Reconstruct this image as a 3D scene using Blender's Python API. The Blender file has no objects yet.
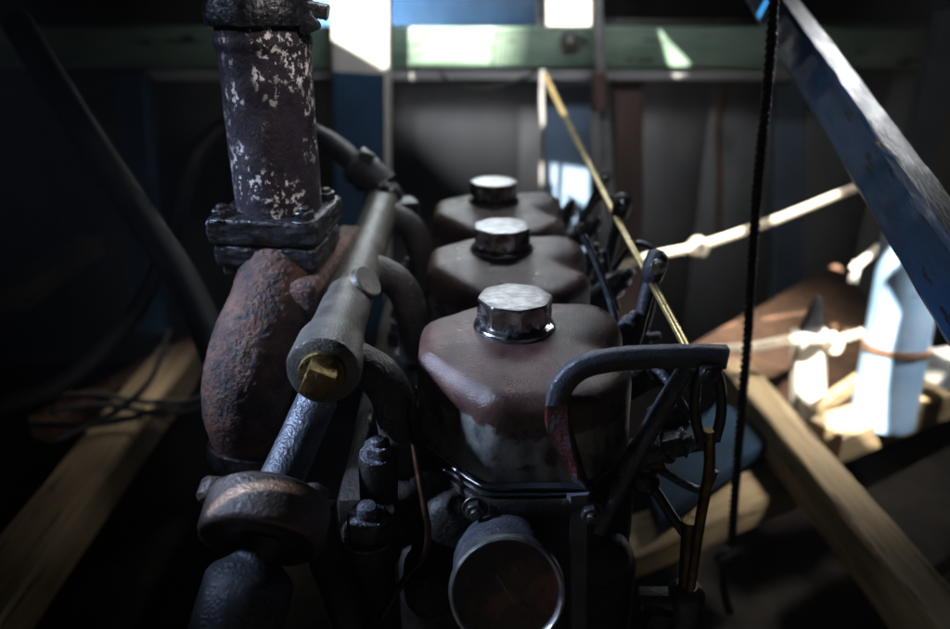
import bpy, bmesh, math, random
from mathutils import Vector, Matrix, noise
from mathutils.geometry import delaunay_2d_cdt
random.seed(7)
S = bpy.context.scene
COL = S.collection
V = Vector
R = math.radians

# ------------------------------------------------------------------ camera
FPX = 760.0
TH = math.atan(325.5 / FPX)
AZ = math.atan(16 / FPX * math.cos(TH))
CAMP = V((0, 0, 1.0))
FW = V((math.sin(AZ) * math.cos(TH), math.cos(AZ) * math.cos(TH), -math.sin(TH)))
RT = V((math.cos(AZ), -math.sin(AZ), 0))
UP = RT.cross(FW)
cd = bpy.data.cameras.new("camera")
cam = bpy.data.objects.new("camera", cd)
COL.objects.link(cam)
cam.matrix_world = Matrix((
    (RT.x, UP.x, -FW.x, CAMP.x), (RT.y, UP.y, -FW.y, CAMP.y), (RT.z, UP.z, -FW.z, CAMP.z), (0, 0, 0, 1)))
cd.sensor_width = 36
cd.lens = 36 * FPX / 950
cd.clip_start = 0.02
cd.clip_end = 50
cd.dof.use_dof = True
cd.dof.focus_distance = 0.475
cd.dof.aperture_fstop = 4.0
S.camera = cam

# ------------------------------------------------------------------ light
S.view_settings.view_transform = 'Standard'
S.view_settings.look = 'None'
S.view_settings.exposure = 3.0
S.view_settings.gamma = 1.0
S.view_settings.use_curve_mapping = False
S.render.engine = 'CYCLES'
S.cycles.use_denoising = True
S.cycles.max_bounces = 6
S.cycles.diffuse_bounces = 2
S.cycles.sample_clamp_indirect = 4
W = bpy.data.worlds.new("World")
S.world = W
W.use_nodes = True
W.node_tree.nodes['Background'].inputs[0].default_value = (0.55, 0.7, 1, 1)
W.node_tree.nodes['Background'].inputs[1].default_value = 0.0004

SUN = V((0.2, 0.4, -0.74)).normalized()


def lamp(name, kind, loc, aim, power, color, sx=0.3, sy=0.3):
    l = bpy.data.lights.new(name, kind)
    o = bpy.data.objects.new(name, l)
    COL.objects.link(o)
    o.location = loc
    o.rotation_euler = (V(aim) - V(loc)).to_track_quat('-Z', 'Y').to_euler()
    l.color = color
    l.energy = power
    if kind == 'AREA':
        l.shape = 'RECTANGLE'
        l.size = sx
        l.size_y = sy
    return o


sun = lamp("sun", 'SUN', (-0.6, -0.5, 2.4), V((-0.6, -0.5, 2.4)) + SUN, 4.6, (1, 0.93, 0.8))
sun.data.angle = R(0.5)
# area lamps standing in for hatch daylight; all but the first are added fill
lamp("hatch_light", 'AREA', (0.05, 0.94, 1.36), (0.03, 0.55, 0.76), 0.054, (0.86, 0.93, 1.0), 0.32, 0.12).data.spread = R(58)
lamp("side_fill_light", 'AREA', (-0.78, 0.42, 1.26), (-0.05, 0.44, 0.78), 0.075, (0.55, 0.70, 1.0), 0.10, 0.08).data.spread = R(22)  # added cool fill for the sheen on pipe, elbow and cover lips
lamp("front_fill_light", 'AREA', (0.20, 0.14, 1.39), (-0.10, 0.55, 0.93), 0.013, (1.0, 0.95, 0.95), 0.10, 0.10).data.spread = R(24)  # added weak fill from the front, mostly on the exhaust pipe
lamp("rear_fill_light", 'AREA', (0.10, 1.0, 1.38), (0.08, 1.5, 0.88), 0.085, (0.92, 0.95, 1.0), 0.5, 0.12).data.spread = R(80)  # added fill for the green beam and the timbers behind
lamp("far_shaft_fill", 'AREA', (-0.50, 1.47, 1.10), (0.08, 1.80, 0.84), 0.32, (0.9, 0.95, 1.0), 0.05, 0.03).data.spread = R(44)  # unseen lamp added to draw the light shaft across the back wall
lamp("right_fill_light", 'AREA', (0.82, 0.80, 1.37), (0.51, 1.05, 0.42), 0.23, (1.0, 0.95, 0.85), 0.2, 0.14).data.spread = R(43)  # added fill to lift the timbers on the right
lamp("right_rim_light", 'AREA', (0.90, 1.30, 1.24), (0.15, 0.62, 0.78), 0.012, (0.95, 0.96, 1.0), 0.10, 0.05).data.spread = R(24)  # added rim light for the levers and the covers' right sides
lamp("left_fill_light", 'AREA', (-0.80, 1.30, 1.32), (-0.46, 1.10, 0.39), 0.009, (1.0, 0.93, 0.8), 0.1, 0.1).data.spread = R(20)  # added warm fill on the left timber
lamp("timber_sheen_light", 'AREA', (0.96, 1.40, 1.22), (0.345, 0.66, 0.88), 0.0042, (0.92, 0.96, 1.0), 0.12, 0.05).data.spread = R(22)  # added only for the sheen along the blue timber's upper face
lamp("cap_fill_light", 'AREA', (0.02, 1.34, 1.17), (0.00, 0.74, 0.80), 0.011, (0.84, 0.92, 1.0), 0.24, 0.06).data.spread = R(27)  # added to brighten the tops of the rear filler caps


# ------------------------------------------------------------------ pixel helpers (place things on real planes)
def ray(px, py):
    return FW + RT * ((px - 475) / FPX) - UP * ((py - 314.5) / FPX)


def P(px, py, Y):
    d = ray(px, py)
    return CAMP + d * (Y / d.y)


def PZ(px, py, Z):
    d = ray(px, py)
    return CAMP + d * ((Z - CAMP.z) / d.z)


def rad(px, p):
    return px / FPX * (p - CAMP).dot(FW)


# ------------------------------------------------------------------ materials
def mat(name, c1, c2, scale=20, rough=(0.4, 0.6), metal=0.0, bump=0.3, bscale=None, spec=0.5,
        c3=None, t3=0.62, s3=None, stretch=(1, 1, 1), coat=0.0, rot=(0, 0, 0), r3=None, mask=None, lo=0.35, hi=0.65, detail=6):
    m = bpy.data.materials.new(name)
    m.use_nodes = True
    nt = m.node_tree
    N, L = nt.nodes, nt.links
    b = N['Principled BSDF']
    tc = N.new('ShaderNodeTexCoord')
    mp = N.new('ShaderNodeMapping')
    mp.inputs['Scale'].default_value = stretch
    mp.inputs['Rotation'].default_value = rot
    L.new(tc.outputs['Object'], mp.inputs['Vector'])
    n1 = N.new('ShaderNodeTexNoise')
    n1.inputs['Scale'].default_value = scale
    n1.inputs['Detail'].default_value = detail
    n1.inputs['Roughness'].default_value = 0.65
    L.new(mp.outputs[0], n1.inputs['Vector'])
    cr = N.new('ShaderNodeValToRGB')
    cr.color_ramp.elements[0].position = lo
    cr.color_ramp.elements[1].position = hi
    cr.color_ramp.elements[0].color = (*c1, 1)
    cr.color_ramp.elements[1].color = (*c2, 1)
    L.new(n1.outputs['Fac'], cr.inputs['Fac'])
    col = cr.outputs['Color']
    mr = N.new('ShaderNodeMapRange')
    mr.inputs['From Min'].default_value = 0.3
    mr.inputs['From Max'].default_value = 0.7
    mr.inputs['To Min'].default_value = rough[0]
    mr.inputs['To Max'].default_value = rough[1]
    n2 = N.new('ShaderNodeTexNoise')
    n2.inputs['Scale'].default_value = scale * 2.3
    n2.inputs['Detail'].default_value = 5
    L.new(mp.outputs[0], n2.inputs['Vector'])
    L.new(n2.outputs['Fac'], mr.inputs['Value'])
    rgh = mr.outputs[0]
    if c3 is not None:
        n3 = N.new('ShaderNodeTexNoise')
        n3.inputs['Scale'].default_value = s3 or scale * 1.7
        n3.inputs['Detail'].default_value = 7
        n3.inputs['Roughness'].default_value = 0.7
        L.new(mp.outputs[0], n3.inputs['Vector'])
        r3n = N.new('ShaderNodeMapRange')
        r3n.inputs['From Min'].default_value = t3
        r3n.inputs['From Max'].default_value = t3 + 0.04
        L.new(n3.outputs['Fac'], r3n.inputs['Value'])
        fac = r3n.outputs[0]
        if mask:
            nm = N.new('ShaderNodeTexNoise')
            nm.inputs['Scale'].default_value = mask[0]
            nm.inputs['Detail'].default_value = 3
            L.new(mp.outputs[0], nm.inputs['Vector'])
            mk = N.new('ShaderNodeMapRange')
            mk.inputs['From Min'].default_value = mask[1]
            mk.inputs['From Max'].default_value = mask[1] + 0.1
            L.new(nm.outputs['Fac'], mk.inputs['Value'])
            mlt = N.new('ShaderNodeMath'); mlt.operation = 'MULTIPLY'
            L.new(fac, mlt.inputs[0]); L.new(mk.outputs[0], mlt.inputs[1])
            fac = mlt.outputs[0]
        mx = N.new('ShaderNodeMix')
        mx.data_type = 'RGBA'
        L.new(fac, mx.inputs['Factor'])
        L.new(col, mx.inputs[6])
        mx.inputs[7].default_value = (*c3, 1)
        col = mx.outputs[2]
    L.new(col, b.inputs['Base Color'])
    L.new(rgh, b.inputs['Roughness'])
    b.inputs['Metallic'].default_value = metal
    b.inputs['Specular IOR Level'].default_value = spec
    b.inputs['Coat Weight'].default_value = coat
    b.inputs['Coat Roughness'].default_value = 0.2
    bp = N.new('ShaderNodeBump')
    bp.inputs['Strength'].default_value = bump
    bp.inputs['Distance'].default_value = 0.002
    nb = N.new('ShaderNodeTexNoise')
    nb.inputs['Scale'].default_value = bscale or scale * 4
    nb.inputs['Detail'].default_value = 8
    L.new(mp.outputs[0], nb.inputs['Vector'])
    L.new(nb.outputs['Fac'], bp.inputs['Height'])
    L.new(bp.outputs[0], b.inputs['Normal'])
    return m


def cover_mat():
    m = mat("brown_enamel", (0.017, 0.0080, 0.0072), (0.076, 0.040, 0.033), 30, (0.24, 0.46), 0, 0.40, 1000, 0.38,
            c3=(0.014, 0.008, 0.008), t3=0.56, s3=330, mask=(24, 0.42))
    nt = m.node_tree
    N, L = nt.nodes, nt.links
    b = N['Principled BSDF']
    src = b.inputs['Base Color'].links[0].from_socket
    tc = N.new('ShaderNodeTexCoord')
    sx = N.new('ShaderNodeSeparateXYZ')
    L.new(tc.outputs['Object'], sx.inputs[0])
    n = N.new('ShaderNodeTexNoise')
    n.inputs['Scale'].default_value = 45
    n.inputs['Detail'].default_value = 6
    L.new(tc.outputs['Object'], n.inputs['Vector'])
    ma = N.new('ShaderNodeMath'); ma.operation = 'MULTIPLY_ADD'
    L.new(n.outputs['Fac'], ma.inputs[0]); ma.inputs[1].default_value = 0.034
    L.new(sx.outputs['Z'], ma.inputs[2])
    band = N.new('ShaderNodeMapRange')            # bare metal where the enamel has gone from the skirt
    band.inputs['From Min'].default_value = BARE_Z + 0.0185
    band.inputs['From Max'].default_value = BARE_Z + 0.0155
    L.new(ma.outputs[0], band.inputs['Value'])
    n2 = N.new('ShaderNodeTexNoise')
    n2.inputs['Scale'].default_value = 38
    n2.inputs['Detail'].default_value = 3
    L.new(tc.outputs['Object'], n2.inputs['Vector'])
    sp = N.new('ShaderNodeMapRange')
    sp.inputs['From Min'].default_value = 0.37
    sp.inputs['From Max'].default_value = 0.41
    L.new(n2.outputs['Fac'], sp.inputs['Value'])
    mu = N.new('ShaderNodeMath'); mu.operation = 'MULTIPLY'
    L.new(band.outputs[0], mu.inputs[0]); L.new(sp.outputs[0], mu.inputs[1])
    mp = N.new('ShaderNodeMapping'); mp.inputs['Scale'].default_value = (8, 8, 4)
    L.new(tc.outputs['Object'], mp.inputs[0])
    n3 = N.new('ShaderNodeTexNoise'); n3.inputs['Scale'].default_value = 9; n3.inputs['Detail'].default_value = 8
    L.new(mp.outputs[0], n3.inputs['Vector'])
    cr = N.new('ShaderNodeValToRGB')
    cr.color_ramp.elements[0].color = (0.045, 0.045, 0.048, 1); cr.color_ramp.elements[0].position = 0.35
    cr.color_ramp.elements[1].color = (0.26, 0.26, 0.24, 1); cr.color_ramp.elements[1].position = 0.65
    L.new(n3.outputs['Fac'], cr.inputs['Fac'])
    mx = N.new('ShaderNodeMix'); mx.data_type = 'RGBA'
    L.new(mu.outputs[0], mx.inputs['Factor']); L.new(src, mx.inputs[6]); L.new(cr.outputs[0], mx.inputs[7])
    L.new(mx.outputs[2], b.inputs['Base Color'])
    mm = N.new('ShaderNodeMath'); mm.operation = 'MULTIPLY'; mm.inputs[1].default_value = 0.3
    L.new(mu.outputs[0], mm.inputs[0]); L.new(mm.outputs[0], b.inputs['Metallic'])
    return m


BARE_Z = 0.014
M = {}
M['cover'] = cover_mat()
M['chrome'] = mat("worn_chrome", (0.30, 0.30, 0.305), (0.50, 0.50, 0.50), 70, (0.10, 0.28), 1.0, 0.10, 700, 0.5,
                  c3=(0.06, 0.06, 0.06), t3=0.62, s3=160)
M['captop'] = mat("scuffed_cap_top", (0.12, 0.12, 0.122), (0.30, 0.30, 0.30), 110, (0.28, 0.46), 1.0, 0.25, 900, 0.5,
                  c3=(0.08, 0.08, 0.08), t3=0.60, s3=200, stretch=(1, 2, 1))
M['bore'] = mat("black_oily_shaded_metal", (0.005, 0.005, 0.006), (0.016, 0.014, 0.015), 60, (0.25, 0.55), 0, 0.45, 420)
M['block'] = mat("grimy_cast_iron", (0.004, 0.0035, 0.0035), (0.014, 0.010, 0.009), 40, (0.4, 0.7), 0, 0.5, 380, 0.25,
                 c3=(0.03, 0.016, 0.011), t3=0.62, s3=50)
M['rail'] = mat("grey_cast_rail", (0.036, 0.033, 0.030), (0.10, 0.094, 0.082), 40, (0.28, 0.46), 0.3, 0.4, 650,
                c3=(0.045, 0.032, 0.026), t3=0.59, s3=45)
M['elbow'] = mat("grimy_elbow", (0.018, 0.014, 0.014), (0.06, 0.046, 0.04), 34, (0.36, 0.6), 0.1, 0.8, 450)
M['darkcopper'] = mat("tarnished_copper", (0.022, 0.011, 0.006), (0.07, 0.03, 0.015), 60, (0.3, 0.5), 0.8, 0.2, 200)
M['rust'] = mat("rusty_casting", (0.010, 0.007, 0.008), (0.095, 0.043, 0.028), 40, (0.6, 0.88), 0, 1.0, 330, 0.3,
                c3=(0.024, 0.020, 0.024), t3=0.55, s3=90)
M['pipe'] = mat("flaking_pipe", (0.008, 0.0055, 0.009), (0.024, 0.017, 0.024), 60, (0.5, 0.75), 0, 0.5, 480, 0.22,
                c3=(0.55, 0.52, 0.50), t3=0.545, s3=215, mask=(30, 0.46), stretch=(1, 1, 0.75))
M['flange'] = mat("sooty_flange", (0.003, 0.003, 0.004), (0.014, 0.013, 0.017), 60, (0.22, 0.5), 0, 0.6, 260)
M['brass'] = mat("dull_brass", (0.075, 0.05, 0.02), (0.17, 0.12, 0.05), 90, (0.38, 0.6), 1.0, 0.5, 500)
M['fuel'] = mat("yellowed_pipe", (0.33, 0.24, 0.11), (0.50, 0.40, 0.2), 50, (0.25, 0.4), 0.8, 0.1, 200)
M['copper'] = mat("orange_sheath", (0.16, 0.08, 0.04), (0.24, 0.12, 0.06), 60, (0.5, 0.7), 0, 0.2, 200)
M['handle'] = mat("hammered_grey_paint", (0.018, 0.019, 0.027), (0.05, 0.054, 0.07), 60, (0.3, 0.5), 0, 0.5, 600)
M['red'] = mat("red_paint", (0.022, 0.006, 0.006), (0.075, 0.012, 0.010), 90, (0.3, 0.5), 0, 0.6, 400,
               c3=(0.02, 0.021, 0.028), t3=0.52, s3=110)
M['steel'] = mat("dull_steel", (0.03, 0.033, 0.045), (0.09, 0.095, 0.11), 70, (0.28, 0.5), 0.5, 0.6, 480)
M['nut'] = mat("oily_nut_steel", (0.028, 0.029, 0.037), (0.08, 0.083, 0.10), 80, (0.25, 0.5), 0.4, 0.8, 500)
M['bezel'] = mat("dull_bezel_metal", (0.28, 0.28, 0.28), (0.42, 0.42, 0.41), 70, (0.3, 0.45), 1.0, 0.1, 500)
M['gasket'] = mat("oily_gasket", (0.006, 0.006, 0.008), (0.02, 0.02, 0.024), 60, (0.10, 0.28), 0, 0.25, 300, 0.8, coat=0.5)
M['disc'] = mat("worn_disc_paint", (0.035, 0.024, 0.022), (0.09, 0.064, 0.058), 40, (0.3, 0.5), 0.1, 0.6, 480)
M['glass'] = mat("dark_dial", (0.004, 0.003, 0.003), (0.06, 0.020, 0.011), 60, (0.08, 0.25), 0, 0.05, 100, coat=0.3)
M['rubber'] = mat("black_rubber", (0.008, 0.008, 0.010), (0.018, 0.018, 0.021), 30, (0.42, 0.6), 0, 0.4, 500)
M['ropeblack'] = mat("black_rope_fibre", (0.008, 0.008, 0.011), (0.026, 0.026, 0.030), 200, (0.4, 0.7), 0, 0.6, 900)
M['ropewhite'] = mat("white_rope_fibre", (0.5, 0.45, 0.36), (0.68, 0.63, 0.54), 200, (0.7, 0.9), 0, 0.6, 900)
M['green'] = mat("green_beam_paint", (0.15, 0.25, 0.19), (0.27, 0.37, 0.30), 11, (0.4, 0.6), 0, 0.5, 60,
                 c3=(0.03, 0.05, 0.04), t3=0.60, s3=16, stretch=(0.5, 2, 2))
M['greybatten'] = mat("grey_batten_wood", (0.22, 0.22, 0.23), (0.34, 0.34, 0.35), 9, (0.6, 0.8), 0, 0.4, 60, stretch=(0.4, 3, 3))
M['palepaint'] = mat("blue_grey_post_paint", (0.14, 0.19, 0.25), (0.24, 0.29, 0.35), 8, (0.45, 0.65), 0, 0.3, 60, stretch=(3, 3, 0.5))
M['blue'] = mat("worn_navy_paint", (0.005, 0.045, 0.15), (0.012, 0.09, 0.26), 20, (0.35, 0.55), 0, 0.22, 120, 0.28,
                c3=(0.002, 0.006, 0.012), t3=0.6, s3=30, stretch=(0.8, 4, 4))
M['blueworn'] = mat("worn_through_paint", (0.004, 0.012, 0.022), (0.018, 0.032, 0.046), 40, (0.35, 0.6), 0, 0.9, 220, 0.35,
                    c3=(0.13, 0.135, 0.14), t3=0.55, s3=110, stretch=(0.35, 1.8, 1.8))
M['dimblue'] = mat("dark_blue_paint", (0.003, 0.010, 0.022), (0.008, 0.026, 0.055), 20, (0.5, 0.75), 0, 0.4, 90, 0.25)  # one even darker blue, used on the plank beside the engine
M['bluepost'] = mat("blue_post_paint", (0.014, 0.045, 0.10), (0.03, 0.085, 0.165), 8, (0.4, 0.6), 0, 0.3, 50)
M['bluegrey'] = mat("grey_blue_paint", (0.15, 0.23, 0.36), (0.23, 0.32, 0.46), 8, (0.45, 0.65), 0, 0.3, 50)
M['drum'] = mat("drum_paint", (0.20, 0.34, 0.55), (0.30, 0.43, 0.62), 16, (0.35, 0.55), 0, 0.3, 120,
                c3=(0.10, 0.10, 0.10), t3=0.63, s3=40)
M['white'] = mat("white_paint", (0.62, 0.6, 0.56), (0.76, 0.74, 0.7), 20, (0.4, 0.6), 0, 0.15, 80)
M['timber'] = mat("pale_timber", (0.17, 0.125, 0.07), (0.36, 0.27, 0.165), 11, (0.5, 0.75), 0, 0.7, 60, stretch=(0.5, 6, 6),
                  c3=(0.05, 0.034, 0.02), t3=0.60, s3=9)
M['brownwood'] = mat("brown_plank", (0.11, 0.06, 0.038), (0.24, 0.135, 0.085), 8, (0.5, 0.75), 0, 0.5, 60, stretch=(1, 4, 4))
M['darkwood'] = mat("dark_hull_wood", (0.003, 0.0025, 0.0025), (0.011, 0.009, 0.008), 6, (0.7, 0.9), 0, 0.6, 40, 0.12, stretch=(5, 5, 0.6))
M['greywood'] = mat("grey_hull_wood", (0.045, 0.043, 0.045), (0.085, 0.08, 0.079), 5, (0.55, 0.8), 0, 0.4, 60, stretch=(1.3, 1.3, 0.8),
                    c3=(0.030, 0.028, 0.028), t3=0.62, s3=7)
M['redwood'] = mat("red_brown_post", (0.09, 0.06, 0.055), (0.16, 0.105, 0.095), 7, (0.5, 0.75), 0, 0.5, 40, stretch=(4, 4, 0.6))


# ------------------------------------------------------------------ object helpers
def smooth(bm, ang=40):
    for f in bm.faces:
        f.smooth = True
    c = math.cos(R(ang))
    for e in bm.edges:
        if len(e.link_faces) == 2 and e.link_faces[0].normal.dot(e.link_faces[1].normal) < c:
            e.smooth = False


def wloc(o):
    return V(o['_w']) if '_w' in o else V((0, 0, 0))


WL = {}


def obj(name, bm, m, parent=None, ang=40, origin=None, subsurf=0, align=None):
    bmesh.ops.recalc_face_normals(bm, faces=bm.faces)
    bm.normal_update()
    smooth(bm, ang)
    if origin is None:
        xs = [v.co for v in bm.verts]
        lo = V([min(c[i] for c in xs) for i in range(3)])
        hi = V([max(c[i] for c in xs) for i in range(3)])
        origin = (lo + hi) / 2
        origin.z = lo.z if parent is None else origin.z
    bmesh.ops.translate(bm, verts=bm.verts, vec=-origin)
    qt = None
    if align is not None:              # grain runs along the timber: local X
        qt = V(align).to_track_quat('X', 'Z')
        bmesh.ops.rotate(bm, cent=(0, 0, 0), matrix=qt.to_matrix().inverted(), verts=bm.verts)
    me = bpy.data.meshes.new(name)
    bm.to_mesh(me)
    bm.free()
    o = bpy.data.objects.new(name, me)
    COL.objects.link(o)
    me.materials.append(m if not isinstance(m, str) else M[m])
    o.location = origin - (WL[parent.name] if parent else V((0, 0, 0)))
    o.parent = parent
    WL[o.name] = origin.copy()
    if qt is not None:
        o.rotation_euler = qt.to_euler()
    if subsurf:
        md = o.modifiers.new("subsurf", 'SUBSURF')
        md.levels = md.render_levels = subsurf
    return o


def tag(o, label, cat, group=None):
    o['label'] = label
    o['category'] = cat
    if group:
        o['group'] = group
    return o


def struct(o, kind='structure'):
    o['kind'] = kind
    return o


def thing(name, loc, label, cat, group=None):
    o = bpy.data.objects.new(name, None)
    o.empty_display_size = 0.02
    COL.objects.link(o)
    o.location = loc
    WL[o.name] = V(loc)
    return tag(o, label, cat, group)


def spline(pts, n=8):
    pts = [V(p) for p in pts]
    if len(pts) < 3:
        return pts
    out = []
    for i in range(len(pts) - 1):
        p0 = pts[max(i - 1, 0)]; p1 = pts[i]; p2 = pts[i + 1]; p3 = pts[min(i + 2, len(pts) - 1)]
        for k in range(n):
            t = k / n
            out.append(0.5 * ((2 * p1) + (p2 - p0) * t + (2 * p0 - 5 * p1 + 4 * p2 - p3) * t * t + (3 * p1 - p0 - 3 * p2 + p3) * t ** 3))
    out.append(pts[-1])
    return out


def frames(path, up=None):
    T = []
    for i in range(len(path)):
        a = path[max(i - 1, 0)]; b = path[min(i + 1, len(path) - 1)]
        T.append((b - a).normalized())
    ref = V(up) if up else (V((0, 0, 1)) if abs(T[0].z) < 0.9 else V((0, 1, 0)))
    n = (ref - T[0] * ref.dot(T[0])).normalized()
    F = []
    for t in T:
        if up:
            n = V(up) - t * V(up).dot(t)
        else:
            n = n - t * n.dot(t)
        n.normalize()
        F.append((t, n, t.cross(n)))
    return F


def loft(bm, rings, cap0=True, cap1=True):
    vr = [[bm.verts.new(p) for p in r] for r in rings]
    n = len(vr[0])
    for a, b in zip(vr, vr[1:]):
        for i in range(n):
            j = (i + 1) % n
            bm.faces.new((a[i], a[j], b[j], b[i]))
    if cap0:
        bm.faces.new(vr[0][::-1])
    if cap1:
        bm.faces.new(vr[-1])
    return vr


def lerp_list(vals, k, n):
    if not isinstance(vals, (list, tuple)):
        return vals
    t = k / max(n - 1, 1) * (len(vals) - 1)
    i = min(int(t), len(vals) - 2)
    f = t - i
    return vals[i] * (1 - f) + vals[i + 1] * f


def tube(bm, pts, r, seg=14, n=8, up=None):
    path = spline(pts, n)
    F = frames(path, up)
    rings = []
    for k, (p, (t, a, b)) in enumerate(zip(path, F)):
        rr = lerp_list(r, k, len(path))
        rings.append([p + (a * math.cos(q) + b * math.sin(q)) * rr for q in [2 * math.pi * i / seg for i in range(seg)]])
    loft(bm, rings)
    return bm


def bar(bm, pts, w, h, n=8, up=(0, 1, 0), twist=0.0):
    """flat bar: w across 'up', h along 'up', softened corners"""
    path = spline(pts, n)
    F = frames(path, up)
    rings = []
    c = 0.3
    for k, (p, (t, a, b)) in enumerate(zip(path, F)):
        tw = twist * k / (len(path) - 1)
        a2 = a * math.cos(tw) + b * math.sin(tw); b2 = b * math.cos(tw) - a * math.sin(tw)
        ww = lerp_list(w, k, len(path)) / 2; hh = lerp_list(h, k, len(path)) / 2
        s = min(ww, hh) * c
        q = [(hh, ww - s), (hh - s, ww), (-hh + s, ww), (-hh, ww - s), (-hh, -ww + s), (-hh + s, -ww), (hh - s, -ww), (hh, -ww + s)]
        rings.append([p + a2 * x + b2 * y for x, y in q])
    loft(bm, rings)
    return bm


def lathe(bm, prof, base, axis, seg=48, mod=None):
    """prof: (radius, height along axis)"""
    ax = V(axis).normalized()
    ref = V((0, 0, 1)) if abs(ax.z) < 0.9 else V((1, 0, 0))
    a = (ref - ax * ref.dot(ax)).normalized()
    b = ax.cross(a)
    rings = []
    for k, (r, h) in enumerate(prof):
        ring = []
        for i in range(seg):
            q = 2 * math.pi * i / seg
            rr = r * (mod(q, k) if mod else 1)
            ring.append(V(base) + ax * h + (a * math.cos(q) + b * math.sin(q)) * rr)
        rings.append(ring)
    loft(bm, rings)
    return bm


def box(bm, c, s, rot=None, bev=0.0, seg=2):
    d = bmesh.ops.create_cube(bm, size=1)
    vs = d['verts']
    bmesh.ops.scale(bm, vec=V(s), verts=vs)
    if bev:
        es = list({e for v in vs for e in v.link_edges})
        r = bmesh.ops.bevel(bm, geom=es, offset=bev, segments=seg, affect='EDGES', profile=0.5)
        vs = list({v for f in r['faces'] for v in f.verts} | {v for v in vs if v.is_valid})
        vs = connected(vs)
    if rot is not None:
        bmesh.ops.rotate(bm, cent=(0, 0, 0), matrix=rot, verts=vs)
    bmesh.ops.translate(bm, vec=V(c), verts=vs)
    return bm


def connected(vs):
    seen = set(vs); st = list(vs)
    while st:
        v = st.pop()
        for e in v.link_edges:
            o = e.other_vert(v)
            if o not in seen:
                seen.add(o); st.append(o)
    return list(seen)


def beam(bm, p0, p1, w, h, side, bev=0.003, cuts=0, wob=0.0, seed=0):
    """timber between two points; w runs along 'side', h along the other normal"""
    p0 = V(p0); p1 = V(p1)
    t = (p1 - p0).normalized()
    s = V(side); s = (s - t * s.dot(t)).normalized()
    u = s.cross(t)
    n = cuts + 2
    rings = []
    for k in range(n):
        p = p0.lerp(p1, k / (n - 1))
        a, b = w / 2, h / 2
        q = [(a, b - bev), (a - bev, b), (-a + bev, b), (-a, b - bev), (-a, -b + bev), (-a + bev, -b), (a - bev, -b), (a, -b + bev)]
        ring = []
        for j, (x, y) in enumerate(q):
            d = V((0, 0, 0))
            if wob:
                d = (s * noise.noise(V((k * 0.7, j * 3.1, seed))) + u * noise.noise(V((k * 0.7, j * 3.1, seed + 9)))) * wob
            ring.append(p + s * x + u * y + d)
        rings.append(ring)
    loft(bm, rings)
    return bm


def rope(bm, pts, r, pitch, n=10, seg=7, strands=3):
    path = spline(pts, n)
    # resample evenly
    L = [0]
    for a, b in zip(path, path[1:]):
        L.append(L[-1] + (b - a).length)
    step = pitch / 12
    N = max(int(L[-1] / step), 4)
    pp = []
    i = 0
    for k in range(N + 1):
        s = L[-1] * k / N
        while i < len(L) - 2 and L[i + 1] < s:
            i += 1
        f = (s - L[i]) / max(L[i + 1] - L[i], 1e-9)
        pp.append(path[i].lerp(path[i + 1], f))
    F = frames(pp)
    for st in range(strands):
        rings = []
        for k, (p, (t, a, b)) in enumerate(zip(pp, F)):
            ph = 2 * math.pi * (k * step / pitch + st / strands)
            c = p + (a * math.cos(ph) + b * math.sin(ph)) * r * 0.60
            rings.append([c + (a * math.cos(q) + b * math.sin(q)) * r * 0.56 for q in [2 * math.pi * j / seg for j in range(seg)]])
        loft(bm, rings)
    return bm


def knot(bm, c, r, rr, seed=1, n=7):
    rnd = random.Random(seed)
    pts = []
    for k in range(n * 3):
        q = k / (n * 3) * 2 * math.pi * 3
        pts.append(V(c) + V((math.cos(q) * r * (0.7 + 0.3 * rnd.random()), math.sin(q * 0.67 + 1) * r * 0.8, math.sin(q) * r * (0.7 + 0.4 * rnd.random()))))
    tube(bm, pts, rr, 8, 4)
    return bm


def roughen(bm, amp, freq, seed=0):
    bm.normal_update()
    for v in bm.verts:
        v.co += v.normal * amp * noise.fractal(v.co * freq + V((seed, 0, 0)), 1.0, 2.0, 4)
    return bm


def hexnut(bm, c, ax, r, h, washer=True, stud=0.5, dome=True):
    ax = V(ax).normalized()
    c = V(c)
    hexf = lambda q, k: 1.0 / max(abs(math.cos(((q + 0.3) % (math.pi / 3)) - math.pi / 6)), 0.5)
    if washer:
        lathe(bm, [(r * 1.28, 0), (r * 1.32, h * 0.06), (r * 1.28, h * 0.14), (r * 1.0, h * 0.16)], c, ax, 24)
    lathe(bm, [(r * 0.88, h * 0.15), (r * 0.88, h * 0.85), (r * 0.84, h * 0.97), (r * 0.74, h)], c, ax, 48,
          lambda q, k: hexf(q, k) if k < 2 else (hexf(q, k) * 0.5 + 0.5))
    if stud:
        lathe(bm, [(r * 0.5, h * 0.98), (r * 0.5, h * (1 + stud * 0.6)), (r * 0.4, h * (1 + stud * 0.9)), (r * 0.2, h * (1 + stud))], c, ax, 20)
    return bm


NB = bmesh.new

# ================================================================== SETTING
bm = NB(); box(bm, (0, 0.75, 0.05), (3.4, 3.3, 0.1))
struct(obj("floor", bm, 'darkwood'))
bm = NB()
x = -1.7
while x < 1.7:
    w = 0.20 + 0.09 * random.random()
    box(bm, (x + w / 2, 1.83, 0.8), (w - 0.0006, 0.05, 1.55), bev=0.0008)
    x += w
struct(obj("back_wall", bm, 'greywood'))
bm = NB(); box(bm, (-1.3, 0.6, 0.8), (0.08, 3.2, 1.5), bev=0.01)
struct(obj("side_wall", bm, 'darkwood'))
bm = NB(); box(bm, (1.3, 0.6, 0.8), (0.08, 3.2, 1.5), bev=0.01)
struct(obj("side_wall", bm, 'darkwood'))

# roof deck with the gaps the sun comes through: each gap lies up-sun of the patch it lights
ROOF = 1.42
gaps = []
lit = []


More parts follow.
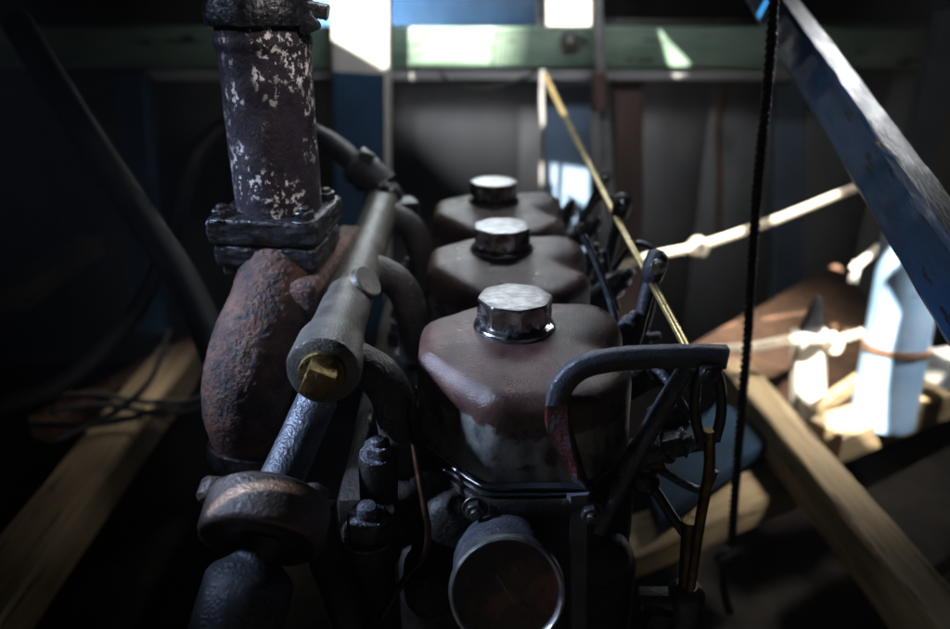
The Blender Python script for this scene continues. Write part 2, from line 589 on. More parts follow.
def gap(pxs, Y=None, Z=None, zoff=0.0):
    poly = []
    pts3 = []
    for q in pxs:
        p = P(q[0], q[1], Y if len(q) < 3 else q[2])
        t = (ROOF - p.z) / -SUN.z
        h = p - SUN * t
        poly.append(V((h.x, h.y)))
        pts3.append(p)
    if sum(a.x * b.y - b.x * a.y for a, b in zip(poly, poly[1:] + poly[:1])) < 0:
        poly.reverse()
    gaps.append(poly)
    lit.append(pts3)


YB = 1.45          # face of the green beam
gap([(331, -30), (392, -30), (392, 76), (331, 40)], 1.40)
gap([(409, 23), (470, 22), (496, 23), (490, 66), (409, 66)], YB)
for xx, ww in ((497.5, 3), (502.5, 2.6), (507.5, 2.2), (512.5, 1.8), (517.5, 1.3), (522.5, .9), (527.5, .5)):
    gap([(xx, 23), (xx + ww, 23), (xx + ww - 5, 66), (xx - 5, 66)], YB)
gap([(546, -25), (590, -25), (590, 24), (546, 24)], 1.53)
gap([(657, 26), (668, 40), (692, 66), (676, 72), (668, 66)], YB)
gap([(550, 160), (589, 166), (588, 206), (578, 200), (550, 180)], 1.50)


gap([(204, 512), (214, 492), (232, 478), (262, 471), (296, 473), (296, 478), (262, 481), (238, 490), (222, 505), (212, 520)], .338)
gap([(362, 153), (371, 153), (371, 160), (362, 160)], .80)
gap([(389, 176), (396, 176), (396, 183), (389, 183)], .79)
gap([(600, 174), (607, 174), (607, 181), (600, 181)], .82)


def build_roof():
    x0, x1, y0, y1 = -1.7, 1.7, -0.9, 1.9
    outer = [V((x0, y0)), V((x1, y0)), V((x1, y1)), V((x0, y1))]
    verts = outer[:]
    faces = [[0, 1, 2, 3]]
    for g in gaps:
        b = len(verts)
        verts += g
        faces.append(list(range(b, b + len(g))))
    vo, eo, fo, ov, oe, of = delaunay_2d_cdt(verts, [], faces, 0, 1e-6)
    bm = NB()
    vs = [bm.verts.new((v.x, v.y, ROOF)) for v in vo]
    for f, src in zip(fo, of):
        if any(s > 0 for s in src):
            continue
        try:
            bm.faces.new([vs[i] for i in f])
        except ValueError:
            pass
    g = bmesh.ops.extrude_face_region(bm, geom=list(bm.faces))
    bmesh.ops.translate(bm, vec=(0, 0, 0.004), verts=[e for e in g['geom'] if isinstance(e, bmesh.types.BMVert)])
    return struct(obj("roof_deck", bm, 'darkwood'))


# ================================================================== BACKGROUND TIMBERS AND FITTINGS
a, b = P(-60, 47, YB + .03), P(1010, 47, YB + .03)
t = thing("cross_beam", (a + b) / 2, "green painted timber beam with a bolt head, running across behind the engine", "beam")
bm = NB(); hh = (P(475, 24, YB) - P(475, 66, YB)).z
beam(bm, a, b, 0.06, hh, (0, 1, 0), 0.004, 30, 0.002, 3)
obj("timber", bm, 'green', t)
bm = NB(); c = P(570, 43, YB)
lathe(bm, [(0.021, 0), (0.021, 0.002), (0.013, 0.003)], c, (0, -1, 0), 24)
hexnut(bm, c + V((0, -.002, 0)), (0, -1, 0), 0.011, 0.010, False, 0.4)
obj("bolt", bm, 'bezel', t)

bm = NB(); a, b = P(150, 73.5, YB + .024), P(800, 73.5, YB + .024)
beam(bm, a, b, 0.035, (P(475, 67.5, YB + .01) - P(475, 80, YB + .01)).z, (0, 1, 0), 0.002, 10, 0.001)
tag(obj("batten", bm, 'greybatten'), "thin grey wooden batten along the underside of the green beam", "batten")

bm = NB(); beam(bm, P(250, 6, 1.64), P(536, 8, 1.64), 0.03, 0.085, (0, 1, 0), 0.003, 6, .001)
tag(obj("blue_board", bm, 'bluepost'), "blue painted board above and behind the green beam", "board")
bm = NB(); beam(bm, P(540, -2, 1.66), P(1000, 2, 1.66), 0.03, 0.075, (0, 1, 0), 0.003, 6, .001)
tag(obj("brown_board", bm, 'darkwood'), "dark brown board above the right half of the green beam", "board")

bm = NB(); c = P(568, -10, 1.53); beam(bm, P(568, 40, 1.55), P(568, -60, 1.55), 0.088, 0.03, (1, 0, 0), 0.003)
tag(obj("white_block", bm, 'white'), "short white painted upright rising over the green beam, sunlit at its top", "upright")

t = thing("wide_post", P(361, 330, 1.415), "wide post, white above and dark blue below, sunlit where it crosses the green beam", "post")
bm = NB(); beam(bm, P(361, 72, 1.415), P(361, -80, 1.415), 0.098, 0.03, (1, 0, 0), 0.003, 6, .001)
obj("white_section", bm, 'white', t)
bm = NB(); beam(bm, P(361, 330, 1.415), P(361, 72, 1.415), 0.097, 0.029, (1, 0, 0), 0.003, 6, .001)
obj("blue_section", bm, 'bluepost', t)
bm = NB(); beam(bm, P(388, 300, 1.425), P(388, -80, 1.425), 0.008, 0.06, (1, 0, 0), 0.002, 12)
tag(obj("edge_strip", bm, 'white'), "narrow white strip along the right edge of the wide white and blue post", "strip")

bm = NB(); beam(bm, P(568, 300, 1.52), P(566, 84, 1.52), 0.092, 0.03, (1, 0, 0), 0.003, 8, .001)
tag(obj("low_post", bm, 'bluegrey'), "grey blue post under the green beam with a square sun patch, behind the rear cap", "post")
bm = NB(); beam(bm, P(626, 330, 1.50), P(626, 68, 1.50), 0.058, 0.05, (1, 0, 0), 0.004, 10, .002)
tag(obj("brown_post", bm, 'redwood'), "reddish brown post behind the thin conduit", "post")
bm = NB(); beam(bm, P(787, 330, 1.55), P(787, 84, 1.55), 0.062, 0.03, (1, 0, 0), 0.003, 8, .001)
tag(obj("pale_blue_post", bm, 'bluegrey'), "pale grey blue post behind the black hanging rope", "post")
bm = NB(); beam(bm, P(896, 230, 1.38), P(953, 10, 1.38), 0.05, 0.04, (1, 0, 0), 0.003, 8, .001)
tag(obj("right_strut", bm, 'bluepost'), "slanted blue strut at the far right beyond the thick blue timber", "strut")
bm = NB(); beam(bm, P(152, 330, 1.35), P(132, 75, 1.40), 0.055, 0.04, (1, 0, 0), 0.003, 8, .001)
tag(obj("left_strut", bm, 'bluepost'), "dark blue strut under the left end of the green beam", "strut")

t = thing("conduit", P(610, 215, 1.40), "thin grey conduit with a coupling hanging down in front of the green beam", "conduit")
bm = NB(); tube(bm, [P(595, -40, 1.40), P(599, 40, 1.40), P(602, 90, 1.41), P(607, 150, 1.42), P(612, 230, 1.42)], 0.009, 10)
obj("tube", bm, 'greybatten', t)
bm = NB(); tube(bm, [P(598, 72, 1.40), P(600, 109, 1.405)], 0.0145, 12)
obj("coupling", bm, 'redwood', t)

bm = NB(); tube(bm, [P(726, 82, 1.6), P(720, 110, 1.6), P(717, 140, 1.6), P(720, 175, 1.6), P(717, 240, 1.6)], 0.006, 8)
tag(obj("orange_cable", bm, 'copper'), "orange brown cable hanging on the back wall left of the black rope", "cable")
bm = NB(); tube(bm, [P(440, 72, 1.43), P(455, 86, 1.43), P(485, 90, 1.43), P(520, 80, 1.43), P(536, 72, 1.43)], 0.003, 6)
tag(obj("loose_wire", bm, 'rubber'), "loose dark wire sagging below the green beam behind the rear cap", "wire")
bm = NB()
pp = [P(543, 70, 1.40), P(542, 100, 1.40), P(543, 130, 1.40), P(542, 180, 1.41), P(545, 215, 1.42)]
tube(bm, pp, 0.0045, 8)
tag(obj("dangling_string", bm, 'greybatten'), "thin pale string hanging straight down from the green beam", "string")
gap([(536, 84), (550, 84), (550, 131), (536, 131)], 1.40)
gap([(537, 170), (548, 170), (548, 188), (537, 188)], 1.41)

# big blue timber close on the right
pa, pb = P(772, 0, 1.0), P(906, 200, 0.54)
d = pb - pa
pa, pb = pa - d * 0.5, pb + d * 0.42
tt = d.normalized()
up2 = V((0.36, 0.0, 0.95)); up2 = (up2 - tt * up2.dot(tt)).normalized()
side = up2.cross(tt)
bm = NB(); beam(bm, pa, pb, 0.040, 0.037, side, 0.004, 60, 0.0012, 5)
bm.normal_update()
for f in bm.faces:                     # the paint is worn through on the upper side
    f.material_index = 1 if abs(f.normal.dot(up2)) > .8 else 0
bt = obj("blue_timber", bm, 'blue', align=tt)
bt.data.materials.append(M['blueworn'])
tag(bt, "thick glossy blue timber slanting down across the upper right corner", "timber")

# ropes
bm = NB(); rope(bm, [P(776, -40, .66), P(769, 70, .66), P(757, 190, .65), P(748, 330, .64), P(738, 450, .63), P(731, 545, .62)], 0.0041, 0.019)
knot(bm, P(727, 560, .62), 0.0085, 0.0036, 3)
rope(bm, [P(728, 560, .62), P(724, 590, .62), P(730, 612, .625)], 0.0041, 0.019)
tag(obj("hanging_rope", bm, 'ropeblack'), "black twisted rope hanging with a knot at its lower end, right of the engine", "rope")
bm = NB(); rope(bm, [P(560, 292, 1.0), P(640, 260, 1.06), P(700, 246, 1.10), P(770, 222, 1.16), P(845, 192, 1.22), P(905, 168, 1.28)], 0.0068, 0.026, 10)
knot(bm, P(697, 248, 1.095), 0.010, 0.007, 5)
tag(obj("tight_rope", bm, 'ropewhite'), "taut white rope with a knot, sunlit, running behind the black rope", "rope")
gap([(640, 250, 1.06), (700, 236, 1.10), (838, 186, 1.21), (840, 203, 1.21), (700, 262, 1.10), (645, 272, 1.06)])

# white peg with a rope hitched round it
pegp = P(808, 425, 1.04)
t = thing("mooring_peg", pegp, "white painted square peg with a dark pointed top and a rope hitched round it", "peg")
bm = NB(); beam(bm, P(807, 470, 1.04), P(809, 330, 1.05), 0.046, 0.03, (1, 0, 0.0), 0.003)
obj("post", bm, 'white', t)
bm = NB(); lathe(bm, [(.017, -.01), (.016, .012), (.012, .03), (.011, .04), (.004, .06)], P(811, 332, 1.05), (0.02, 0, 1), 24)
obj("pointed_top", bm, 'steel', t)
bm = NB(); rope(bm, [P(690, 352, 1.0), P(752, 347, 1.02), P(790, 340, 1.03), P(808, 340, 1.015), P(830, 341, 1.04), P(850, 336, 1.03), P(900, 322, .97)], 0.007, 0.028, 10)
knot(bm, P(832, 343, 1.035), 0.011, 0.006, 8)
tag(obj("hitch_rope", bm, 'ropewhite'), "white rope hitched round the white peg and tied off to the blue drum", "rope")
gap([(788, 326), (824, 326), (824, 417), (793, 388)], 1.03)
gap([(822, 318), (875, 314), (875, 345), (838, 354), (822, 362)], 1.05)

# blue drum
a, b = P(881, 424, .965), P(921, 205, 1.0)
t = thing("blue_drum", a, "leaning pale blue drum with a brown strap, brightly sunlit on its left side", "drum")
bm = NB(); h = (b - a).length
lathe(bm, [(.039, 0), (.0435, .003), (.0445, .010), (.0435, .017), (.0430, h * .25), (.0428, h * .5), (.0420, h * .75), (.0415, h * .93), (.038, h * .98), (.027, h)], a, b - a, 64)
roughen(bm, .0010, 30, 7)
obj("body", bm, 'drum', t)
bm = NB()
lathe(bm, [(.0420, h * .36), (.0450, h * .362), (.0450, h * .390), (.0420, h * .392)], a, b - a, 40)
obj("strap", bm, 'brownwood', t)
gap([(858, 225), (898, 225), (908, 290), (897, 335), (890, 380), (884, 445), (825, 445), (842, 330)], .925)

# slanted board and timbers at the right
def board(name, pts, thick, m, label, cat):
    """pts: four world corners of the upper face"""
    bm = NB()
    n = (pts[1] - pts[0]).cross(pts[2] - pts[0]).normalized()
    if n.z < 0:
        n = -n
    top = [bm.verts.new(p) for p in pts]
    bot = [bm.verts.new(p - n * thick) for p in pts]
    bm.faces.new(top); bm.faces.new(bot[::-1])
    for i in range(4):
        j = (i + 1) % 4
        bm.faces.new((top[i], bot[i], bot[j], top[j]))
    bmesh.ops.bevel(bm, geom=list(bm.edges), offset=0.002, segments=1, affect='EDGES')
    return tag(obj(name, bm, m), label, cat)


board("slanted_board", [P(690, 345, 1.15), P(838, 262, 1.5), P(885, 318, 1.4), P(745, 392, 1.06)], 0.02, 'brownwood',
      "reddish brown board lying at a slant behind the white peg", "board")
gap([(827, 260), (841, 259), (843, 272), (828, 272)], 1.48)
bm = NB(); beam(bm, P(853, 282, 1.24), P(857, 262, 1.24), 0.012, 0.012, (1, 0, 0), 0.002)  # stub added so the V-shaped sun patch has something to land on
beam(bm, P(852, 270, 1.24), P(880, 246, 1.25), 0.012, 0.012, (0, 1, 0), 0.002)
tag(obj("sun_patch_stub", bm, 'white'), "small white V-shaped stub added to catch the sun above the tip of the slanted brown board", "stick")
gap([(846, 262), (868, 246), (874, 254), (862, 268), (862, 280), (850, 280)], 1.235)
board("upright_panel", [P(735, 345, 1.2), P(900, 335, 1.25), P(900, 440, 1.2), P(735, 440, 1.15)], 0.02, 'brownwood',
      "brown panel standing behind the white peg and the drum", "panel")
bm = NB(); beam(bm, P(815, 410, 1.01), P(868, 374, .99), 0.02, 0.018, (0, 1, 0), 0.002)
tag(obj("pale_batten", bm, 'timber'), "short pale batten propped between the white peg and the blue drum", "batten")
gap([(820, 396), (864, 368), (864, 386), (820, 414)], .99)

bm = NB(); a, b = PZ(735, 380, .42), PZ(905, 590, .42)
beam(bm, a - (b - a) * .03, b + (b - a) * .25, 0.052, 0.06, (1, .25, 0), 0.004, 20, .0015, 4)
tag(obj("frame_timber", bm, 'timber', align=b - a), "pale wooden frame timber running down to the lower right, in front of the white peg", "timber")
bm = NB(); a, b = PZ(822, 442, .40), PZ(985, 378, .40)
beam(bm, a, b, 0.06, 0.05, (0, 1, 0), 0.004, 10, .0015, 6)
tag(obj("cross_timber", bm, 'timber', align=b - a), "pale cross timber under the blue drum, butting against the frame timber", "timber")
bm = NB(); a, b = PZ(600, 560, .36), PZ(800, 478, .36)
beam(bm, a, b, 0.065, 0.04, (0, 1, 0), 0.004, 10, .0015, 7)
tag(obj("floor_timber", bm, 'timber', align=b - a), "pale timber on the floor under the blue plank, beside the engine", "timber")
board("blue_plank", [PZ(640, 470, .42), PZ(720, 400, .42), PZ(775, 435, .42), PZ(660, 520, .42)], 0.02, 'dimblue',
      "dull blue plank lying between the engine and the frame timber", "plank")
board("low_plank", [PZ(845, 500, .33), PZ(960, 440, .33), PZ(1000, 520, .33), PZ(890, 600, .33)], 0.03, 'darkwood',
      "brown plank in shadow at the far lower right", "plank")
gap([(922, 362), (936, 342), (946, 374), (922, 382)], .965)
bm = NB(); box(bm, P(950, 368, .99), (.05, .05, .05), Matrix.Rotation(.3, 3, 'Z'), .004)
tag(obj("white_block", bm, 'white'), "small white block in sun at the right edge, beside the blue drum", "block")

# left side
bm = NB(); a, b = PZ(172, 372, .36), PZ(20, 575, .36)
beam(bm, a - (b - a) * .1, b + (b - a) * .2, 0.078, 0.06, (1, -.1, 0), 0.004, 20, .0015, 9)
t = tag(obj("left_timber", bm, 'timber', align=b - a), "wooden timber with a dark knot hole, running along the left of the engine", "timber")
bm = NB(); a, b = PZ(10, 300, .42), PZ(120, 225, .42)
beam(bm, a, b, 0.06, 0.05, (0, 1, 0), 0.004, 6, .001)
tag(obj("dim_timber", bm, 'timber', align=b - a), "dim brown timber at the far left beyond the wires", "timber")
bm = NB(); a, b = PZ(40, 430, .34), PZ(230, 330, .34)
beam(bm, a, b, 0.05, 0.04, (0, 1, 0), 0.004, 6, .001)
tag(obj("floor_batten", bm, 'brownwood', align=b - a), "brown batten on the floor under the tangled black wires", "batten")
for i, pts in enumerate(([(40, 398), (90, 394), (150, 402), (215, 398)], [(50, 412), (110, 405), (160, 414), (215, 402)],
                         [(30, 425), (100, 424), (165, 408), (220, 390)], [(55, 440), (110, 415), (150, 380), (170, 330)])):
    bm = NB(); tube(bm, [PZ(x, y, .42 + .012 * i) for x, y in pts], 0.0045, 8)
    tag(obj("wire", bm, 'rubber'), ["upper straight black wire over the left timber", "middle wavy black wire over the left timber",
                                    "lower black wire curving up over the left timber", "black wire crossing the other wires steeply at the left"][i],
        "wire", "black wires over the left timber")
bm = NB()
tube(bm, [P(15, 20, .85), P(80, 125, .80), P(140, 215, .74), P(180, 275, .70), P(213, 345, .66), P(228, 400, .63), P(235, 470, .6)], 0.0155, 18)
tag(obj("thick_hose", bm, 'rubber'), "thick black hose slanting down to the rusty elbow at the left", "hose")
t = thing("bent_hose", P(350, 165, .82), "thin black hose arching behind the exhaust pipe and down to the left", "hose")
bm = NB()
tube(bm, [P(372, 180, .80), P(345, 155, .82), P(315, 135, .84), P(270, 118, .85), P(232, 124, .85), P(205, 145, .84), P(186, 180, .83), P(170, 240, .82), P(130, 320, .8), P(60, 385, .78), P(-20, 410, .78)],
     [.0125, .0125, .0105, .0105, .0105, .0105, .010, .010, .010], 16)
obj("tube", bm, 'rubber', t)
bm = NB()
ax = P(395, 195, .79) - P(345, 155, .82)
for k, (px, py) in enumerate(((359, 167), (368, 175))):
    lathe(bm, [(.019, -.003), (.0205, -.0025), (.0205, .0025), (.019, .003)], P(px, py, .81), ax, 24)
box(bm, P(366, 156, .80), (.016, .01, .012), Matrix.Rotation(.6, 3, 'Y'), .002)
obj("clamp", bm, 'steel', t)
bm = NB(); tube(bm, [P(354, 163, .812), P(385, 188, .80)], .0185, 18)
obj("sleeve", bm, 'rubber', t)

# ================================================================== ENGINE
eng = thing("engine", (0.035, 0.55, 0.11), "old grimy inline diesel engine with three brown covers and shiny filler caps", "engine")

# --- block and head
# --- rocker covers
def outline(n_per=6):
    pts = [(-.030, .433), (.014, .383), (.078, .383), (.107, .412), (.108, .434), (.100, .450), (.112, .466), (.112, .492),
           (.100, .512), (.074, .520), (.012, .520), (-.030, .486)]
    rr = [.005, .005, .006, .006, .008, .010, .008, .010, .010, .009, .006, .006]
    out = []
    N = len(pts)
    for i in range(N):
        p = V(pts[i]); a = V(pts[i - 1]); b = V(pts[(i + 1) % N])
        da = (a - p).normalized(); db = (b - p).normalized()
        r = min(rr[i], (a - p).length * .48, (b - p).length * .48)
        s, e = p + da * r, p + db * r
        for k in range(n_per + 1):
            t = k / n_per
            out.append((s * (1 - t) * (1 - t) + p * 2 * t * (1 - t) + e * t * t))
        # extra points along the straight
        nx = V(pts[(i + 1) % N]); e2 = nx + (p - nx).normalized() * min(rr[(i + 1) % N], (p - nx).length * .48)
        for k in (1, 2):
            out.append(e.lerp(e2, k / 3))
    return out


def resample(pts, n):
    L = [0.0]
    for a, b in zip(pts, pts[1:] + pts[:1]):
        L.append(L[-1] + (b - a).length)
    q = pts + pts[:1]
    out = []
    i = 0
    for k in range(n):
        d = L[-1] * k / n
        while L[i + 1] < d:
            i += 1
        out.append(q[i].lerp(q[i + 1], (d - L[i]) / max(L[i + 1] - L[i], 1e-9)))
    return out


def relax(pts, it):
    for _ in range(it):
        pts = [(pts[i - 1] + pts[i] * 2 + pts[(i + 1) % len(pts)]) / 4 for i in range(len(pts))]
    return pts


OUT = resample(outline(), 168)
CC = V((.0353, .4635))


def off(d, toward=0.0, it=0):
    n = len(OUT)
    res = []
    for i in range(n):
        t = (OUT[(i + 1) % n] - OUT[i - 1]).normalized()
        res.append(OUT[i] - V((t.y, -t.x)) * d)
    if it:
        res = relax(res, it)
    return [q.lerp(CC, toward) for q in res]


bm = NB(); box(bm, (0.037, 0.665, 0.39), (0.165, 0.54, 0.53), bev=0.02, seg=4)
roughen(bm, .001, 40, 2)
obj("engine_block", bm, 'block', eng)
bm = NB(); box(bm, (0.038, 0.66, 0.690), (0.135, 0.47, 0.05), bev=0.006)
box(bm, (-0.05, 0.65, 0.675), (0.07, 0.47, 0.03), bev=0.008)
for k in range(3):
    rings = []
    for d, z in ((-.001, .640), (-.006, .648), (-.0075, .662), (-.0065, .700), (-.0075, .704), (-.0075, .7135), (-.0060, .7160)):
        rings.append([V((q.x, q.y + .163 * k, z)) for q in off(d, 0, 3)])
    loft(bm, rings)
    lathe(bm, [(.016, 0), (.0165, .03), (.013, .034)], (-0.0555, .385 + .163 * k, .67), (0, 0, 1), 24)
head = obj("cylinder_head", bm, 'block', eng)
for px, py, Y, r in ((452, 520, .385, .016), (600, 560, .385, .018), (430, 590, .37, .015)):
    bm = NB()
    lathe(bm, [(r * 1.25, -.03), (r * 1.1, 0), (r, .006), (r * .8, .009), (r * .3, .010)], P(px, py, Y), (0, -1, .25), 24)
    roughen(bm, .0018, 70, 3)
    obj("casting_boss", bm, 'block', head)
for px, py in ((475, 508), (590, 512)):
    bm = NB(); hexnut(bm, P(px, py, .376), (0, -1, .1), .006, .006, True, .4)
    obj("cover_bolt", bm, 'bore', head, 30)


def cover_mesh():
    bm = NB()
    prof = [(0.0, 0, .7225, 0), (0.0002, 0, .735, 0), (.0004, 0, .750, 2), (.0007, 0, .764, 6), (.0008, 0, .7735, 6), (.0016, 0, .7795, 7), (.0036, 0, .7842, 8), (.0064, 0, .7872, 9), (.0098, 0, .7889, 11),
            (.0120, .05, .7898, 15), (.0126, .14, .7906, 25), (.0128, .28, .7914, 50), (.012, .42, .7920, 120), (.010, .56, .7926, 150), (.008, .7, .7929, 180)]
    rings = []
    for d, tw, z, it in prof:
        rings.append([V((q.x, q.y, z)) for q in off(d, tw, it)])
    vr = loft(bm, rings, True, True)
    # the front half of the roof falls away slightly, the rear right lobe is a raised boss
    for v in bm.verts:
        if v.co.z > .77:
            w = (v.co.z - .77) / .02
            v.co.z -= max(0, .44 - v.co.y) * .10 * w
            dd = (V((v.co.x, v.co.y)) - V((.092, .487))).length
            v.co.z += .0045 * math.exp(-(dd / .024) ** 2) * w
            dn = (V((v.co.x, v.co.y)) - V((.100, .444))).length
            v.co.z -= .010 * math.exp(-(dn / .014) ** 2) * w
    roughen(bm, .0004, 60, 2)
    return bm


cov = obj("rocker_cover", cover_mesh(), 'cover', eng, 50, origin=V((.0353, .4635, .745)))
bm = NB()
rings = []
for d, z in ((.001, .7165), (-.0035, .7168), (-.0045, .7185), (-.0035, .7200), (-.0012, .7204), (-.0012, .7212), (-.0032, .7216), (-.0036, .7232), (-.0022, .7246), (.0, .7252)):
    rings.append([V((q.x, q.y, z)) for q in off(d)])
loft(bm, rings)
obj("gasket", bm, 'gasket', cov)


def cap_mesh():
    bm = NB()
    flute = lambda q: (0.5 + 0.5 * math.cos(8 * (q + math.pi / 2 - R(5)) + math.pi)) ** 0.55
    prof = [(.0255, -.0035, 0), (.0262, -.003, 0), (.0273, -.0012, 0), (.0273, .0006, 0), (.0266, .0020, 0), (.0254, .0028, .0),
            (.0238, .0045, .03), (.0252, .0060, .11), (.0253, .0085, .15), (.0253, .0150, .14), (.0252, .0178, .08), (.0250, .0192, .06), (.0243, .0204, .055), (.0228, .0209, .05),
            (.016, .0211, 0), (.010, .0212, 0), (.005, .02125, 0)]
    rings = []
    n = 128
    for r, z, f in prof:
        rings.append([V((math.cos(2 * math.pi * i / n) * r * (1 - f * flute(2 * math.pi * i / n)),
                         math.sin(2 * math.pi * i / n) * r * (1 - f * flute(2 * math.pi * i / n)), z)) for i in range(n)])
    loft(bm, rings)
    bmesh.ops.translate(bm, verts=bm.verts, vec=(.0353, .4635, .7938))
    return bm


bmc = cap_mesh()
for f in bmc.faces:
    f.material_index = 1 if f.calc_center_median().z > .7938 + .0206 else 0
cap = obj("filler_cap", bmc, 'chrome', cov, 35)
cap.data.materials.append(M['captop'])
bm = NB(); lathe(bm, [(.0285, -.002), (.0288, .0), (.0275, .0008), (.024, .0009)], (.0353, .4635, .7915), (0, 0, 1), 64)
obj("cap_seal", bm, 'bore', cov)
for k in (1, 2):
    c = cov.copy(); COL.objects.link(c); c.parent = eng
    c.location = cov.location + V((0, .163 * k, 0))
    for ch in list(cov.children):
        d = ch.copy(); COL.objects.link(d); d.parent = c
        if ch.name.startswith('filler_cap'):
            d.rotation_euler.z = .3 * k

# --- coolant rail
RX, RZ = -.082, .7925
rail_t = NB()
lathe(rail_t, [(.0195, 0), (.0215, .0015), (.0222, .005), (.0222, .030), (.0212, .036), (.0185, .046), (.0175, .07), (.0172, .2), (.0172, .30), (.0175, .37), (.017, .385), (.012, .39)],
      (RX, .40, RZ), (0, 1, 0), 56)
roughen(rail_t, .0005, 50, 4)
rail = obj("coolant_rail", rail_t, 'rail', eng)
bm = NB()
lathe(bm, [(.0135, .004), (.0142, -.001), (.0135, -.0035), (.0118, -.004)], (RX, .40, RZ), (0, 1, 0), 40)
box(bm, (RX - .0005, .391, RZ), (.017, .017, .018), Matrix.Rotation(.42, 3, 'Y'), .0015)
obj("square_plug", bm, 'brass', rail)
bm = NB()
lathe(bm, [(.0125, 0), (.0125, .0045), (.0115, .0055)], (RX + .012, .512, RZ + .0125), (.75, -.25, .62), 28)
obj("lug", bm, 'rail', rail)
for k in range(3):
    y = .425 + .163 * k
    bm = NB()
    tube(bm, [(RX + .004, y, RZ - .004), (RX + .018, y, RZ - .007), (RX + .033, y - .001, RZ - .020), (RX + .041, y - .003, RZ - .045), (RX + .043, y - .003, RZ - .082)],
         [.0135, .0132, .0135, .0138, .0145], 22)
    roughen(bm, .0005, 60, 5 + k)
    obj("elbow", bm, 'elbow', rail)
# rear end housing
bm = NB(); lathe(bm, [(.018, 0), (.021, .004), (.021, .02), (.016, .03)], (RX, .785, RZ - .002), (0, 1, .1), 28)
box(bm, (RX + .022, .79, RZ - .012), (.026, .03, .03), Matrix.Rotation(.3, 3, 'Z'), .004)
hexnut(bm, (RX + .004, .775, RZ + .017), (0, -.1, 1), .006, .006, True, .4)
obj("rear_housing", bm, 'bore', rail)

# --- studs and nuts on the head
nut_spec = [((-.0590, .380, .690), .0130, .0165), ((-.0524, .401, .7345), .0088, .0085)]
for c, r, h in nut_spec:
    bm = NB(); hexnut(bm, c, (0.05, -.12, 1), r, h, True, .5)
    obj("head_nut", bm, 'nut', eng, 30)
bm = NB(); lathe(bm, [(.017, -.05), (.017, -.004), (.015, 0)], (-.0590, .380, .690), (0.05, -.12, 1), 28)
lathe(bm, [(.0125, -.06), (.0125, -.003), (.011, 0)], (-.0524, .401, .7345), (0.05, -.12, 1), 28)
roughen(bm, .0012, 90, 4)
obj("nut_boss", bm, 'block', eng)
for k in (1, 2):
    for dx, dy, r in ((-.052, .39, .008), (-.045, .44, .007)):
        bm = NB(); hexnut(bm, (dx, dy + .163 * k, .70), (0, 0, 1), r, .01, True, .5)
        obj("head_nut", bm, 'steel', eng, 30)
bm = NB(); tube(bm, [P(408, 395, .42), P(413, 440, .40), P(424, 505, .375), P(428, 530, .37), P(424, 556, .365), P(404, 580, .36), P(380, 620, .35)], .0021, 10)
obj("copper_tube", bm, 'darkcopper', eng)

# --- exhaust: stack, flange, elbow
pt, pbm = P(259, 0, .55), P(280, 208, .55)
ax = (pt - pbm)
stk = NB(); L = ax.length
lathe(stk, [(.0305, -.004), (.031, L * .2), (.0312, L * .6), (.0312, L * .78), (.0328, L * .80), (.0328, L * .83), (.0312, L * .86), (.0312, L * 1.3), (.029, L * 1.31)][0:9], pbm, ax, 64)
bmesh.ops.subdivide_edges(stk, edges=[e for e in stk.edges if e.calc_length() > .02], cuts=14)
roughen(stk, .0009, 55, 3)
stack = obj("exhaust_pipe", stk, 'pipe', eng)
bm = NB(); zz = pbm + ax * .93
lathe(bm, [(.031, -.006), (.036, -.005), (.0365, .005), (.034, .012), (.0355, .016), (.0355, .028), (.031, .03)], zz, ax, 48)
box(bm, zz + V((.038, -.008, .004)), (.018, .012, .010), Matrix.Rotation(.2, 3, 'Y'), .002)
box(bm, zz + V((.034, -.016, -.004)), (.014, .008, .012), Matrix.Rotation(-.5, 3, 'Y'), .002)
roughen(bm, .0015, 70, 8)
obj("clamp", bm, 'flange', stack)
fc = P(278, 222, .55)
fr = Matrix.Rotation(R(-7), 3, 'Z')
for nm, dz, sx, sy, sz in (("upper_flange", .002, .080, .072, .019), ("lower_flange", -.017, .075, .069, .016)):
    bm = NB(); box(bm, (0, 0, 0), (sx, sy, sz), None, .003)
    bmesh.ops.subdivide_edges(bm, edges=bm.edges, cuts=14, use_grid_fill=True)
    roughen(bm, .0018, 60, 2 + dz * 100)
    roughen(bm, .0007, 200, 5)
    bmesh.ops.rotate(bm, cent=(0, 0, 0), matrix=fr, verts=bm.verts)
    bmesh.ops.translate(bm, verts=bm.verts, vec=fc + V((0, 0, dz)))
    obj(nm, bm, 'flange', stack)
for sx in (-1, 1):
    for sy in (-1, 1):
        bm = NB()
        hexnut(bm, fc + fr @ V((sx * .030, sy * .027, .010)), (0, 0, 1), .0075, .007, True, .45)
        lathe(bm, [(.0055, 0), (.0055, .045), (.004, .046)], fc + fr @ V((sx * .029, sy * .026, -.031)), (0, 0, 1), 12)
        roughen(bm, .0006, 150, 1)
        obj("flange_bolt", bm, 'flange', stack, 30)
bm = NB()
tube(bm, [P(282, 238, .548), P(284, 262, .54), P(272, 310, .515), P(255, 355, .49), P(246, 400, .475), P(250, 440, .475), P(258, 480, .48)],
     [.028, .0305, .0315, .0325, .032, .029, .025, .022], 130, 32)
roughen(bm, .0007, 35, 12)
roughen(bm, .0004, 140, 13)
roughen(bm, .0004, 330, 14)
elb = obj("exhaust_elbow", bm, 'rust', eng, 80)
bm = NB()
box(bm, P(330, 268, .57), (.022, .15, .03), Matrix.Rotation(-.1, 3, 'Z'), .006)
bmesh.ops.subdivide_edges(bm, edges=bm.edges, cuts=4, use_grid_fill=True)
roughen(bm, .002, 45, 3)
obj("manifold_side", bm, 'rust', eng, 80)
bm = NB()
